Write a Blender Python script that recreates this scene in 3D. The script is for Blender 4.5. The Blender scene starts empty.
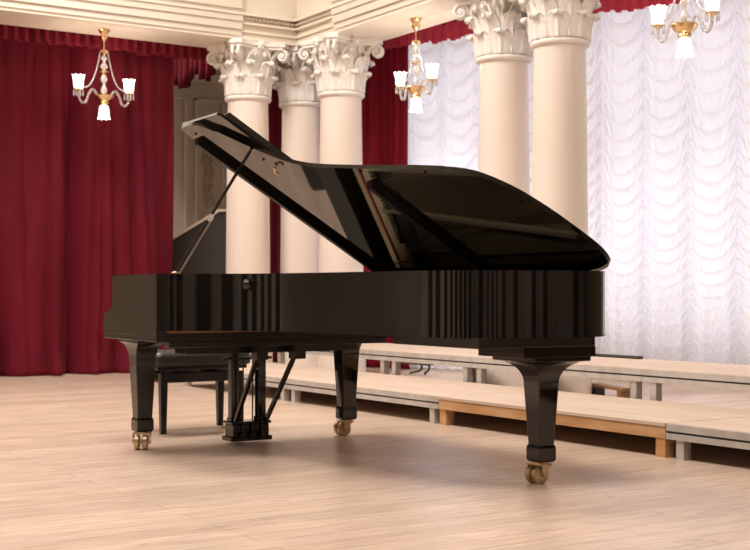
import bpy, bmesh, math, random
from mathutils import Vector, Matrix, noise
random.seed(7)
PI = math.pi
sc = bpy.context.scene
C = sc.collection

# ------------------------------------------------------------------ helpers
def tag(o, label=None, cat=None, group=None, kind=None):
    if label: o['label'] = label
    if cat: o['category'] = cat
    if group: o['group'] = group
    if kind: o['kind'] = kind
    return o
def thing(name, label, cat, loc=(0, 0, 0), rz=0.0, group=None):
    o = bpy.data.objects.new(name, None); C.objects.link(o)
    o.location = loc; o.rotation_euler = (0, 0, rz); o.empty_display_size = .2
    return tag(o, label, cat, group)
def obj(name, bm, m, parent=None, smooth=None, bevel=0, solid=0, label=None, loc=None, rz=None):
    me = bpy.data.meshes.new(name)
    bmesh.ops.recalc_face_normals(bm, faces=bm.faces)
    bm.to_mesh(me); bm.free()
    for mm in (m if isinstance(m, (list, tuple)) else [m]): me.materials.append(mm)
    if smooth is not None:
        me.polygons.foreach_set('use_smooth', [True] * len(me.polygons))
        me.set_sharp_from_angle(angle=math.radians(smooth))
    o = bpy.data.objects.new(name, me); C.objects.link(o)
    if parent: o.parent = parent
    if loc: o.location = loc
    if rz is not None: o.rotation_euler = (0, 0, rz)
    if solid:
        md = o.modifiers.new('Solidify', 'SOLIDIFY'); md.thickness = solid; md.offset = -1
    if bevel:
        md = o.modifiers.new('Bevel', 'BEVEL'); md.width = bevel; md.segments = 2; md.limit_method = 'ANGLE'
    if label: o['label'] = label
    return o
def copy_tree(o, parent=None):
    c = o.copy(); C.objects.link(c)
    if parent: c.parent = parent
    for ch in list(o.children): copy_tree(ch, c)
    return c
def B(): return bmesh.new()
def box(bm, x0, x1, y0, y1, z0, z1, mi=0):
    vs = [bm.verts.new((x, y, z)) for z in (z0, z1) for x, y in ((x0, y0), (x1, y0), (x1, y1), (x0, y1))]
    for f in ((0, 3, 2, 1), (4, 5, 6, 7), (0, 1, 5, 4), (1, 2, 6, 5), (2, 3, 7, 6), (3, 0, 4, 7)):
        bm.faces.new([vs[i] for i in f]).material_index = mi
    return bm
def bx(*a): return box(B(), *a)
def prism(bm, pts, z0, z1):
    lo = [bm.verts.new((x, y, z0)) for x, y in pts]; hi = [bm.verts.new((x, y, z1)) for x, y in pts]
    n = len(pts)
    bm.faces.new(lo); bm.faces.new(hi)
    for i in range(n): bm.faces.new((lo[i], lo[(i + 1) % n], hi[(i + 1) % n], hi[i]))
    return bm
def prism3(bm, lo, hi):
    lo = [bm.verts.new(p) for p in lo]; hi = [bm.verts.new(p) for p in hi]; n = len(lo)
    bm.faces.new(lo); bm.faces.new(hi)
    for i in range(n): bm.faces.new((lo[i], lo[(i + 1) % n], hi[(i + 1) % n], hi[i]))
    return bm
def lathe(bm, prof, n=32, cx=0, cy=0, cz=0, ax='z'):
    rings = []
    for r, z in prof:
        r = max(r, 1e-4); ring = []
        for k in range(n):
            a = 2 * PI * k / n; p = (r * math.cos(a), r * math.sin(a), z)
            if ax == 'x': p = (p[2], p[0], p[1])
            if ax == 'y': p = (p[0], p[2], p[1])
            ring.append(bm.verts.new((p[0] + cx, p[1] + cy, p[2] + cz)))
        rings.append(ring)
    for i in range(len(rings) - 1):
        for k in range(n):
            bm.faces.new((rings[i][k], rings[i][(k + 1) % n], rings[i + 1][(k + 1) % n], rings[i + 1][k]))
    bm.faces.new(rings[0]); bm.faces.new(rings[-1])
    return bm
def tube(bm, pts, r, n=8, flat=1.0):
    pts = [Vector(p) for p in pts]; rs = r if isinstance(r, (list, tuple)) else [r] * len(pts)
    rings = []; up = Vector((0, 0, 1)); prev = None
    for i, p in enumerate(pts):
        t = (pts[min(i + 1, len(pts) - 1)] - pts[max(i - 1, 0)]).normalized()
        if prev is None:
            s = t.cross(up)
            if s.length < 1e-3: s = t.cross(Vector((1, 0, 0)))
            s.normalize()
        else:
            s = (prev - t * prev.dot(t)).normalized()
        prev = s; u = s.cross(t)
        rings.append([bm.verts.new(p + s * math.cos(2 * PI * k / n) * rs[i] * flat + u * math.sin(2 * PI * k / n) * rs[i]) for k in range(n)])
    for i in range(len(rings) - 1):
        for k in range(n):
            bm.faces.new((rings[i][k], rings[i][(k + 1) % n], rings[i + 1][(k + 1) % n], rings[i + 1][k]))
    bm.faces.new(rings[0]); bm.faces.new(rings[-1])
    return bm
def beam(bm, a, b, w, h, side=None):
    """square bar from a to b"""
    a = Vector(a); b = Vector(b); t = (b - a).normalized()
    s = Vector(side) if side else t.cross(Vector((0, 0, 1)))
    s = (s - t * s.dot(t)).normalized(); u = s.cross(t)
    q = [(-w / 2, -h / 2), (w / 2, -h / 2), (w / 2, h / 2), (-w / 2, h / 2)]
    return prism3(bm, [a + s * i + u * j for i, j in q], [b + s * i + u * j for i, j in q])
def catmull(P, k=6):
    out = []
    for i in range(len(P) - 1):
        p0 = Vector(P[max(i - 1, 0)]); p1 = Vector(P[i]); p2 = Vector(P[i + 1]); p3 = Vector(P[min(i + 2, len(P) - 1)])
        for j in range(k):
            t = j / k
            out.append(0.5 * ((2 * p1) + (p2 - p0) * t + (2 * p0 - 5 * p1 + 4 * p2 - p3) * t * t + (3 * p1 - p0 - 3 * p2 + p3) * t ** 3))
    out.append(Vector(P[-1])); return out

# ------------------------------------------------------------------ materials
def mat(name, col, rough=.5, metal=0, spec=None, **kw):
    m = bpy.data.materials.new(name); m.use_nodes = True
    b = m.node_tree.nodes['Principled BSDF']
    b.inputs['Base Color'].default_value = (*col, 1); b.inputs['Roughness'].default_value = rough
    b.inputs['Metallic'].default_value = metal
    if spec is not None: b.inputs['Specular IOR Level'].default_value = spec
    for k, v in kw.items(): b.inputs[k.replace('_', ' ')].default_value = v
    return m
def noisy(m, c1, c2, scale=4, detail=4, stretch=(1, 1, 1), bump=0, dist=.01, coord='Object'):
    nt = m.node_tree; N = nt.nodes; L = nt.links; b = N['Principled BSDF']
    tc = N.new('ShaderNodeTexCoord'); mp = N.new('ShaderNodeMapping'); mp.inputs['Scale'].default_value = stretch
    no = N.new('ShaderNodeTexNoise'); no.inputs['Scale'].default_value = scale; no.inputs['Detail'].default_value = detail
    cr = N.new('ShaderNodeValToRGB'); cr.color_ramp.elements[0].position = .3; cr.color_ramp.elements[1].position = .7
    cr.color_ramp.elements[0].color = (*c1, 1); cr.color_ramp.elements[1].color = (*c2, 1)
    L.new(tc.outputs[coord], mp.inputs[0]); L.new(mp.outputs[0], no.inputs['Vector']); L.new(no.outputs['Fac'], cr.inputs[0])
    L.new(cr.outputs[0], b.inputs['Base Color'])
    if bump:
        bp = N.new('ShaderNodeBump'); bp.inputs['Strength'].default_value = bump; bp.inputs['Distance'].default_value = dist
        L.new(no.outputs['Fac'], bp.inputs['Height']); L.new(bp.outputs[0], b.inputs['Normal'])
    return m
M = {}
M['black'] = noisy(mat('black_lacquer', (.006, .005, .0045), .035, spec=.6), (.005, .0045, .004), (.008, .007, .006), 3)
M['black2'] = mat('black_satin', (.012, .011, .010), .25)
M['strut'] = mat('pale_gilt', (.85, .72, .52), .5, .1)
M['matte'] = mat('matte_black', (.004, .0035, .003), .4, spec=.2)
M['leather'] = noisy(mat('black_leather', (.02, .018, .016), .38), (.018, .016, .014), (.03, .027, .024), 60, bump=.15, dist=.002)
M['rubber'] = mat('dark_rubber', (.03, .028, .025), .6)
M['brass'] = noisy(mat('brass', (.62, .48, .30), .3, 1), (.50, .38, .24), (.72, .57, .38), 30)
M['gold'] = mat('polished_gold', (.86, .63, .34), .2, 1)
M['plate'] = noisy(mat('bronze_plate', (.62, .46, .26), .45, .35), (.56, .40, .22), (.66, .50, .30), 8)
M['soundboard'] = noisy(mat('spruce_soundboard', (.5, .32, .17), .35), (.42, .26, .13), (.56, .37, .2), 3, stretch=(12, 1, 1))
M['string'] = mat('steel_string', (.8, .66, .48), .4, .6)
M['steel'] = mat('dull_steel', (.45, .42, .40), .3, 1)
M['felt'] = mat('felt', (.35, .03, .03), .9)
M['rawwood'] = noisy(mat('raw_beech', (.25, .12, .05), .5), (.17, .08, .03), (.32, .16, .07), 6, stretch=(1, 8, 8))
M['ivory'] = mat('white_keytop', (.8, .78, .7), .25)
M['plaster'] = noisy(mat('white_plaster', (.82, .77, .70), .7), (.86, .81, .75), (.91, .88, .84), 9, bump=.25, dist=.01)
M['plaster2'] = noisy(mat('cream_plaster', (.84, .70, .50), .65), (.74, .655, .53), (.80, .72, .60), 2)
M['soffit'] = noisy(mat('ivory_soffit', (.86, .78, .66), .7), (.83, .74, .62), (.88, .80, .69), 1.5)
M['frieze'] = noisy(mat('pale_frieze', (.82, .70, .53), .7), (.74, .67, .565), (.80, .73, .63), 1.2)
M['shaft'] = noisy(mat('pink_stucco', (.85, .66, .52), .32), (.85, .735, .64), (.90, .80, .72), 1.6, stretch=(1, 1, .35))
M['wallp'] = noisy(mat('grey_beige_wall', (.42, .37, .30), .7), (.54, .46, .37), (.62, .54, .45), 1.4)
M['wallm'] = mat('wall_moulding', (.68, .61, .53), .6)
M['orn'] = noisy(mat('painted_ornament', (.40, .33, .22), .8), (.34, .27, .17), (.5, .44, .34), 14)
M['hall'] = noisy(mat('hall_wall', (.70, .62, .52), .8), (.66, .56, .43), (.74, .64, .51), .8)
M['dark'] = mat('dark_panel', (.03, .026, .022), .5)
M['darkpost'] = mat('dark_wood', (.02, .014, .01), .4)
M['alu'] = noisy(mat('aluminium_edge', (.6, .57, .53), .42, .35), (.52, .49, .45), (.68, .65, .61), 10, stretch=(1, 1, 1))
M['groove'] = mat('dark_groove', (.06, .05, .045), .6)
M['ply'] = noisy(mat('plywood_deck', (.72, .56, .43), .6), (.62, .47, .37), (.73, .58, .47), 3, stretch=(6, .6, 1), bump=.05)
M['pine'] = noisy(mat('pine_frame', (.60, .33, .15), .6), (.50, .25, .10), (.68, .42, .21), 4, stretch=(6, .8, 6))
M['blackmetal'] = mat('black_metal', (.02, .02, .02), .4)
def velvet(name, c1, c2):
    m = noisy(mat(name, c1, .75), c1, c2, 2.5, stretch=(1.5, 1.5, .25))
    b = m.node_tree.nodes['Principled BSDF']
    b.inputs['Sheen Weight'].default_value = .12; b.inputs['Sheen Roughness'].default_value = .5; b.inputs['Specular IOR Level'].default_value = .15
    b.inputs['Sheen Tint'].default_value = (.8, .15, .2, 1)
    return m
M['velvet'] = velvet('crimson_velvet', (.095, .0035, .011), (.145, .006, .017))
M['drape'] = velvet('crimson_velvet_painted_glow', (.20, .006, .018), (.28, .012, .03))  # lighter red stands in for daylight glowing through the pleats
M['frill'] = velvet('crimson_frill', (.15, .008, .018), (.20, .013, .028))
def cloth_mat(name, col, trans=.5):
    m = bpy.data.materials.new(name); m.use_nodes = True; nt = m.node_tree; N = nt.nodes; L = nt.links
    N.remove(N['Principled BSDF'])
    d = N.new('ShaderNodeBsdfDiffuse'); t = N.new('ShaderNodeBsdfTranslucent'); mx = N.new('ShaderNodeMixShader')
    d.inputs[0].default_value = (*col, 1); t.inputs[0].default_value = (*col, 1); mx.inputs[0].default_value = trans
    L.new(d.outputs[0], mx.inputs[1]); L.new(t.outputs[0], mx.inputs[2]); L.new(mx.outputs[0], N['Material Output'].inputs[0])
    return m
M['voile'] = cloth_mat('white_festoon_silk', (.91, .90, .95), .4)
M['thinred'] = cloth_mat('thin_red_frill', (.55, .06, .09), .45)
def emit(name, col, s):
    m = bpy.data.materials.new(name); m.use_nodes = True; b = m.node_tree.nodes['Principled BSDF']
    b.inputs['Base Color'].default_value = (.9, .9, .9, 1); b.inputs['Emission Color'].default_value = (*col, 1)
    b.inputs['Emission Strength'].default_value = s; return m
M['shade'] = emit('lit_opal_glass', (1, .94, .84), 3.2)
M['sky'] = emit('daylight_pane', (.93, .95, 1.0), 1.7)
M['glass'] = mat('clear_glass', (.95, .93, .90), .06, 0, Transmission_Weight=.75, IOR=1.45)
M['crystal'] = mat('crystal', (.95, .93, .92), .08, 0, Transmission_Weight=.5, IOR=1.5)

def floor_mat():
    m = bpy.data.materials.new('worn_plank_floor'); m.use_nodes = True; nt = m.node_tree; N = nt.nodes; L = nt.links
    b = N['Principled BSDF']; b.inputs['Roughness'].default_value = .36; b.inputs['Specular IOR Level'].default_value = .5
    tc = N.new('ShaderNodeTexCoord'); mp = N.new('ShaderNodeMapping'); L.new(tc.outputs['Object'], mp.inputs[0])
    br = N.new('ShaderNodeTexBrick'); br.offset = .37; br.inputs['Scale'].default_value = 1
    br.inputs['Brick Width'].default_value = 3.4; br.inputs['Row Height'].default_value = .135
    br.inputs['Mortar Size'].default_value = .0035; br.inputs['Mortar Smooth'].default_value = .4
    br.inputs['Color1'].default_value = (.62, .455, .345, 1); br.inputs['Color2'].default_value = (.70, .53, .415, 1)
    br.inputs['Mortar'].default_value = (.44, .30, .21, 1)
    L.new(mp.outputs[0], br.inputs['Vector'])
    def nz(scale, st, det, lo, hi):
        q = N.new('ShaderNodeMapping'); q.inputs['Scale'].default_value = st; L.new(tc.outputs['Object'], q.inputs[0])
        n = N.new('ShaderNodeTexNoise'); n.inputs['Scale'].default_value = scale; n.inputs['Detail'].default_value = det
        L.new(q.outputs[0], n.inputs['Vector'])
        r = N.new('ShaderNodeMapRange'); r.inputs[1].default_value = .3; r.inputs[2].default_value = .7
        r.inputs[3].default_value = lo; r.inputs[4].default_value = hi; L.new(n.outputs['Fac'], r.inputs[0]); return r
    g = nz(4, (1, 16, 1), 7, .72, 1.18); w = nz(1.1, (.5, 2.2, 1), 5, .86, 1.12)
    kn = nz(7, (1, 3.2, 1), 2, 1.0, 1.0); kn.inputs[1].default_value = .66; kn.inputs[2].default_value = .74; kn.inputs[4].default_value = .62
    mu = N.new('ShaderNodeMath'); mu.operation = 'MULTIPLY'; L.new(g.outputs[0], mu.inputs[0]); L.new(w.outputs[0], mu.inputs[1])
    mu2 = N.new('ShaderNodeMath'); mu2.operation = 'MULTIPLY'; L.new(mu.outputs[0], mu2.inputs[0]); L.new(kn.outputs[0], mu2.inputs[1])
    vm = N.new('ShaderNodeVectorMath'); vm.operation = 'SCALE'; L.new(br.outputs['Color'], vm.inputs[0]); L.new(mu2.outputs[0], vm.inputs['Scale'])
    L.new(vm.outputs[0], b.inputs['Base Color'])
    bp = N.new('ShaderNodeBump'); bp.inputs['Strength'].default_value = .25; bp.inputs['Distance'].default_value = .003
    L.new(br.outputs['Fac'], bp.inputs['Height']); bp.invert = True; L.new(bp.outputs[0], b.inputs['Normal'])
    return m
M['floor'] = floor_mat()

# ------------------------------------------------------------------ camera (world x = along the left colonnade, y = along the right one)
YAW = -math.radians(33.1)
def W(X, Z, z=0):                      # camera-relative ground coordinates to room coordinates
    return Vector((X * math.cos(-YAW) + Z * math.sin(-YAW), -X * math.sin(-YAW) + Z * math.cos(-YAW), z))
cd = bpy.data.cameras.new('camera'); cam = bpy.data.objects.new('camera', cd); C.objects.link(cam)
cam.location = (0, 0, .903); cam.rotation_euler = (PI / 2, 0, YAW)
cd.sensor_width = 36; cd.lens = 36 * 1260 / 750; cd.shift_y = 17 / 750
cd.dof.use_dof = True; cd.dof.focus_distance = 6.6; cd.dof.aperture_fstop = 5.0
cd.clip_end = 100
sc.camera = cam

# ------------------------------------------------------------------ room shell
def struct(name, bm, m, **k):
    o = obj(name, bm, m, **k); o['kind'] = 'structure'; return o
struct('floor', bx(-8, 13, -8, 18, -.2, 0), M['floor'])
struct('ceiling', bx(-8, 13, -8, 18, 7.2, 7.4), M['frieze'])
struct('wall_left', bx(-8.2, -8, -8, 18, 0, 7.2), M['hall'])
struct('wall_rear', bx(-8, 13, -8.2, -8, 0, 7.2), M['hall'])
struct('wall_right', bx(13, 13.2, -8, 18, 0, 7.2), M['hall'])
struct('wall_back', bx(-8, 1.2, 17, 17.2, 0, 7.2), M['hall'])  # made lighter than the rest of this wall to brighten the cheek's reflection
struct('wall_aisle', bx(1.2, 13, 17, 17.2, 0, 7.2), M['wallp'])
k = 20
for i in range(9):  # unseen pilasters and dark slabs, added as streaks for the lacquer to reflect
    y = -7 + i * 2.4
    bm = box(box(bx(-8, -7.75, y - .28, y + .28, 0, 5.2), -8, -7.65, y - .36, y + .36, 5.2, 5.6), -8, -7.68, y - .34, y + .34, 0, .4)
    struct('trim_%d' % k, bm, M['shaft']); k += 1
    if i < 8: struct('reflection_slab_%d' % (i + 1), bx(-8, -7.93, y + .6, y + 1.8, 0, 3.4), M['darkpost'])
for i in range(10):  # same at the rear: unseen strips and slabs added for reflected streaks
    x = -7 + i * 2.1 + random.uniform(-.3, .3); hw = random.uniform(.15, .5)
    struct('trim_%d' % k, bx(x - hw, x + hw, -8, -7.7, 0, 5.2), M['shaft']); k += 1
    if i % 2 == 0: struct('reflection_slab_%d' % (20 + i), bx(x + .35, x + 1.15, -8, -7.93, 0, 3.6), M['darkpost'])
    else: struct('reflection_slab_%d' % (20 + i), bx(x + .45, x + 1.0, -8, -7.93, .0, 3.0), M['velvet'])  # velvet slab, added as a dark red band in the reflections
struct('trim_%d' % k, bx(-8, 13, -8, -7.6, 5.2, 5.6), M['plaster2'])
D2 = Vector((-.2622, .965, 0)).normalized(); P1 = Vector((8.39, 11.72, 0)); N2 = Vector((D2.y, -D2.x, 0))   # N2 points outward (away from hall)
ang2 = math.atan2(D2.y, D2.x)
def on2(t, off=0, z=0): return P1 + D2 * t + N2 * off + Vector((0, 0, z))
# outer wall behind the white curtains, with three tall windows in it
WO = .45
spans = [(-9.0, -7.4, 0), (-7.4, -5.0, 1), (-5.0, -4.2, 0), (-4.2, -1.8, 1), (-1.8, -1.35, 0), (-1.35, 1.0, 1), (1.0, 2.9, 0)]
bm = B()
for a, b, w in spans:
    def seg(z0, z1):
        prism(bm, [(on2(a, WO).x, on2(a, WO).y), (on2(b, WO).x, on2(b, WO).y), (on2(b, WO + .3).x, on2(b, WO + .3).y), (on2(a, WO + .3).x, on2(a, WO + .3).y)], z0, z1)
    if w: seg(0, .35); seg(4.0, 7.2)
    else: seg(0, 7.2)
struct('wall_bay', bm, M['hall'])
wn = 0
for a, b, w in spans:
    if not w: continue
    wn += 1
    fr = B()
    L_ = b - a
    for (x0, x1, z0, z1) in [(0, L_, .35, .45), (0, L_, 3.9, 4.0), (0, .08, .45, 3.9), (L_ - .08, L_, .45, 3.9), (L_ / 2 - .04, L_ / 2 + .04, .45, 3.9), (.08, L_ - .08, 2.6, 2.68)]:
        box(fr, x0, x1, -.06, .0, z0, z1)
    f = struct('window_%d' % wn, fr, M['plaster'], loc=on2(a, WO + .12), rz=ang2)
    p = obj('window_pane', bx(.02, L_ - .02, -.09, -.08, .37, 3.98), M['sky'], f)
# panelled wall behind the gap left of the columns
bm = B()
for x0, x1 in ((5.3, 6.1), (6.3, 7.2), (7.42, 7.76), (7.90, 8.37), (8.5, 9.2)):
    for z0, z1 in ((1.35, 3.75),):
        for i in (0,):
            a0, a1, b0, b1 = x0 + i, x1 - i, z0 + i, z1 - i
            for q in ((a0, a1, b0, b0 + .035), (a0, a1, b1 - .03, b1), (a0, a0 + .03, b0, b1), (a1 - .03, a1, b0, b1)):
                box(bm, q[0], q[1], 16.95, 17.0, q[2], q[3])
box(bm, 1, 9, 16.92, 17, 1.0, 1.1); box(bm, 1, 9, 16.95, 17, 0, .25); box(bm, 1, 9, 16.9, 17, 4.0, 4.12)
struct('trim_8', bm, M['wallm'])
bm = B()
for cx in (8.13,):
    for k in range(23):
        z = 2.2 + k * .052; a = .055 * math.sin(k * .9)
        lathe(bm, [(.0, -.02), (.045 + .02 * math.sin(k * 2.1), -.01), (.0, .015)], 8, cx + a, 16.985, z, 'y')
        lathe(bm, [(.0, -.02), (.03, -.01), (.0, .015)], 7, cx - a * .8, 16.985, z + .02, 'y')
struct('trim_9', bm, M['orn'], smooth=40)

# entablature beams carried by the columns
def profile_beam(name, along, a0, a1, off, inner, outer, m):
    """solid beam; inner = face towards the hall"""
    bm = B()
    if along == 'x': box(bm, a0, a1, inner - off, outer, 3.68, 7.2)
    else: box(bm, inner - off, outer, a0, a1, 3.68, 7.2)
    return struct(name, bm, m)
def strips(name, along, a0, a1, inner, lst, m, bead=False):
    bm = B()
    for z0, z1, o in lst:
        if along == 'x': box(bm, a0, a1, inner - o, inner + .02, z0, z1)
        else: box(bm, inner - o, inner + .02, a0, a1, z0, z1)
    if bead:
        n = int((a1 - a0) / .045)
        for k in range(n):
            a = a0 + (k + .5) * .045
            c = (a, inner - .03) if along == 'x' else (inner - .03, a)
            bmesh.ops.create_icosphere(bm, subdivisions=1, radius=.02, matrix=Matrix.Translation((c[0], c[1], 3.895)))
    return struct(name, bm, m)
QI, QO, PI_, PO = 12.34, 12.98, 7.0, 7.64
profile_beam('trim_1', 'x', -8, PO, 0, QI, QO, M['plaster2'])
profile_beam('trim_2', 'y', -8, QI, 0, PI_, PO, M['plaster2'])
# white underside of the beams and fillets
struct('trim_3', box(bx(-8, PO, QI - .015, QO + .015, 3.665, 3.70), PI_ - .015, PO + .015, -8, QI - .015, 3.665, 3.70), M['soffit'])
fl = [(3.745, 3.765, .022), (3.765, 3.83, .012), (3.83, 3.852, .04), (3.852, 3.92, .028), (3.92, 3.945, .075), (3.945, 3.965, .055)]
wl = [(3.745, 3.765, .024), (3.83, 3.852, .045), (3.92, 3.945, .08)]
tn = [(3.765, 3.83, .012), (3.852, 3.92, .028)]
strips('trim_4', 'x', -8, PI_, QI, wl, M['soffit'], True)
strips('trim_5', 'y', -8, QI, PI_, wl, M['soffit'], True)
strips('trim_6', 'x', -8, 6.29, QI, [(3.70, 3.744, .03), (3.766, 3.829, .05), (3.853, 3.919, .065), (3.946, 7.2, .05), (3.985, 4.01, .075)], M['frieze'])
strips('trim_7', 'y', -8, 11.5, PI_, [(3.70, 3.744, .03), (3.766, 3.829, .05), (3.853, 3.919, .065), (3.946, 7.2, .05), (3.985, 4.01, .075)], M['frieze'])
# far beam that carries the aisle valance
struct('trim_10', bx(7.02, 7.4, 13.0, 17, 3.95, 7.2), M['hall'])

# ------------------------------------------------------------------ columns
def leaf(h, w, r0, flare, curl, nz_=15, ns=12):
    bm = B(); rows = []
    for i in range(nz_ + 1):
        t = i / nz_
        if t < .72:
            tt = t / .72; r = r0 + flare * tt ** 2; z = h * .86 * tt
        else:
            a = (t - .72) / .28 * PI * 1.05; rr = curl
            r = r0 + flare + rr * (1 - math.cos(a)) ; z = h * .86 + rr * 1.0 * math.sin(a) * 1.1
        lob = 1 + .16 * abs(math.sin(t * PI * 4.5)) - .08
        ww = w * lob * (.80 + .5 * math.sin(PI * min(t * 1.05, 1)) * .6) * (1 if t < .72 else 1 - .45 * (t - .72) / .28)
        row = []
        for j in range(ns + 1):
            s = -1 + 2 * j / ns
            rib = .0045 * math.cos(s * PI * 4) + .012 * math.exp(-(s * 7) ** 2)
            row.append(bm.verts.new((r + rib - .02 * s * s, ww * s, z - .012 * abs(s) * (1 if t > .7 else 0))))
        rows.append(row)
    for i in range(nz_):
        for j in range(ns): bm.faces.new((rows[i][j], rows[i][j + 1], rows[i + 1][j + 1], rows[i + 1][j]))
    return bm
def make_column():
    t = thing('column', 'x', 'column')
    obj('shaft', lathe(B(), [(.25, .34), (.25, .5), (.247, 1.2), (.238, 2.2), (.226, 3.0), (.226, 3.03)], 64), M['shaft'], t, smooth=40)
    obj('base', lathe(B(), [(.275, 0), (.275, .30), (.268, .32), (.256, .33), (.252, .34)], 48), M['shaft'], t, smooth=40)
    cap = obj('capital', lathe(B(), [(.226, 3.03), (.25, 3.035), (.262, 3.05), (.262, 3.065), (.25, 3.08), (.222, 3.085), (.222, 3.2), (.226, 3.35), (.245, 3.48), (.29, 3.58), (.30, 3.60)], 48), M['plaster'], t, smooth=40)
    # abacus with four hollow sides
    pts = []
    for k in range(4):
        a = PI / 4 + k * PI / 2
        for d in (-.085, .085): pts.append((.455 * math.cos(a) - d * math.sin(a) * .9, .455 * math.sin(a) + d * math.cos(a) * .9))
        b = a + PI / 4
        for u in (-.6, -.3, 0, .3, .6):
            rr = .285 + .06 * (u / .6) ** 2
            pts.append((rr * math.cos(b) - u * .36 * math.sin(b), rr * math.sin(b) + u * .36 * math.cos(b)))
    pts2 = [(x * .94, y * .94) for x, y in pts]
    ab = prism(B(), pts2, 3.585, 3.615); prism(ab, pts, 3.615, 3.665)
    obj('abacus', ab, M['plaster'], cap, bevel=.006)
    l1 = obj('acanthus_leaf', leaf(.225, .086, .236, .03, .034), M['plaster'], cap, smooth=60, solid=.018, loc=(0, 0, 3.083))
    for k in range(1, 8):
        c = l1.copy(); C.objects.link(c); c.parent = cap; c.rotation_euler = (0, 0, k * PI / 4)
    l2 = obj('acanthus_leaf', leaf(.385, .088, .228, .055, .042), M['plaster'], cap, smooth=60, solid=.018, loc=(0, 0, 3.083), rz=PI / 8)
    for k in range(1, 8):
        c = l2.copy(); C.objects.link(c); c.parent = cap; c.rotation_euler = (0, 0, PI / 8 + k * PI / 4)
    # corner volutes
    pth = [(.245, 3.36), (.262, 3.44), (.30, 3.52), (.35, 3.575), (.395, 3.590)]
    cx, cz = .405, 3.525
    for k in range(1, 34):
        a = PI / 2 - k * .27; r = .066 * (1 - k / 40)
        pth.append((cx + r * math.cos(a), cz + r * math.sin(a)))
    v = B()
    for dy in (-.034, .034):
        tube(v, [(x, dy * (1 if i > 4 else i / 4 * .9 + .2), z) for i, (x, z) in enumerate(pth)], [.020] * 6 + [.021 * (1 - i / 60) for i in range(len(pth) - 6)], 8)
    lathe(v, [(.0, -.05), (.022, -.05), (.026, 0), (.022, .05), (.0, .05)], 12, cx, 0, cz, 'y')
    v1 = obj('volute', v, M['plaster'], cap, smooth=60, rz=PI / 4)
    for k in range(1, 4):
        c = v1.copy(); C.objects.link(c); c.parent = cap; c.rotation_euler = (0, 0, PI / 4 + k * PI / 2)
    # small helices and rosette in the middle of each face
    h = B()
    for sgn in (-1, 1):
        p2 = [(.262, sgn * .15, 3.40), (.275, sgn * .145, 3.47), (.285, sgn * .12, 3.53)]
        for k in range(0, 22):
            a = -.2 + k * .3; r = .042 * (1 - k / 26)
            p2.append((.295, sgn * (.065 + r * math.cos(a)), 3.525 + r * math.sin(a)))
        tube(h, p2, .012, 7)
        bmesh.ops.create_icosphere(h, subdivisions=2, radius=.016, matrix=Matrix.Translation((.298, sgn * .065, 3.525)))
    for k in range(6):
        a = k * PI / 3
        bmesh.ops.create_icosphere(h, subdivisions=2, radius=.024, matrix=Matrix.Translation((.31, .03 * math.cos(a), 3.625 + .03 * math.sin(a))))
    bmesh.ops.create_icosphere(h, subdivisions=2, radius=.022, matrix=Matrix.Translation((.325, 0, 3.625)))
    h1 = obj('rosette', h, M['plaster'], cap, smooth=60)
    for k in range(1, 4):
        c = h1.copy(); C.objects.link(c); c.parent = cap; c.rotation_euler = (0, 0, k * PI / 2)
    return t
col0 = make_column()
cols = [(W(-1.425, 14.14), 'pale pink round column with white leafy capital, leftmost, rising behind the raised piano lid tip'),
        (W(-.850, 14.60), 'pale round column in the inner corner, partly hidden between two nearer columns, its capital in shade'),
        (W(-.374, 13.857), 'pale round column with white leafy capital beside the red drape, third from the left'),
        (W(1.2025, 11.757), 'peach round column with carved capital, left one of the coupled pair before the white curtain'),
        (W(1.614, 11.0), 'peach round column with carved capital, right one of the coupled pair, nearest of all columns')]
for i, (p, l) in enumerate(cols):
    o = col0 if i == 0 else copy_tree(col0)
    o.location = (p.x, p.y, 0); o['label'] = l; o['group'] = 'corinthian columns'

# ------------------------------------------------------------------ curtains
def cloth(name, nx, nz_, L_, z0, z1, fn, m, loc, rz, solid=.006, hem=None, parent=None):
    """vertical cloth; local x along, y = depth (fn), z up"""
    bm = B(); rows = []
    for j in range(nz_ + 1):
        v = j / nz_; row = []
        for i in range(nx + 1):
            u = i / nx; x = u * L_
            zb = z0 + (hem(x) if hem else 0); z = zb + (z1 - zb) * v
            dx, dy = fn(x, z, v)
            row.append(bm.verts.new((x + dx, dy, z)))
        rows.append(row)
    for j in range(nz_):
        for i in range(nx): bm.faces.new((rows[j][i], rows[j][i + 1], rows[j + 1][i + 1], rows[j + 1][i]))
    return obj(name, bm, m, parent, smooth=80, solid=solid, loc=loc, rz=rz)
def fold(x, seed, sc_=3.0):
    n = noise.noise(Vector((x * sc_, seed, 0)))
    n2 = noise.noise(Vector((x * sc_ * 2.7, seed + 9, 0)))
    return n, n2
def heavy(x0, amp=.24):
    def fn(x, z, v):
        X = x + x0; e = 1 - v
        wv = .035 * math.sin(z * .9 + X * 3.1) * e
        a_ = noise.noise(Vector(((X + wv) * 1.9, 4.2, z * .10)))
        b_ = noise.noise(Vector(((X + wv) * 5.2, 8.7, z * .16)))
        c_ = noise.noise(Vector((X * 15, 2.7, z * .25)))
        big = amp * (.45 + .75 * e) * (.5 - 2.6 * abs(a_) ** .8)
        mid_ = .075 * (.5 + .6 * e) * (.5 - 2.2 * abs(b_) ** .8)
        small = .012 * c_ + .014 * math.sin(X * 40 + a_ * 9) * v ** 3
        dr = .03 * noise.noise(Vector((X * 1.9, z * 1.5, 5)))
        foot = -.13 * max(0, 1 - z / .32) ** 1.6 * (.5 + 1.1 * b_)
        return (0, big + mid_ + small + dr + foot - .03)
    return fn
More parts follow.
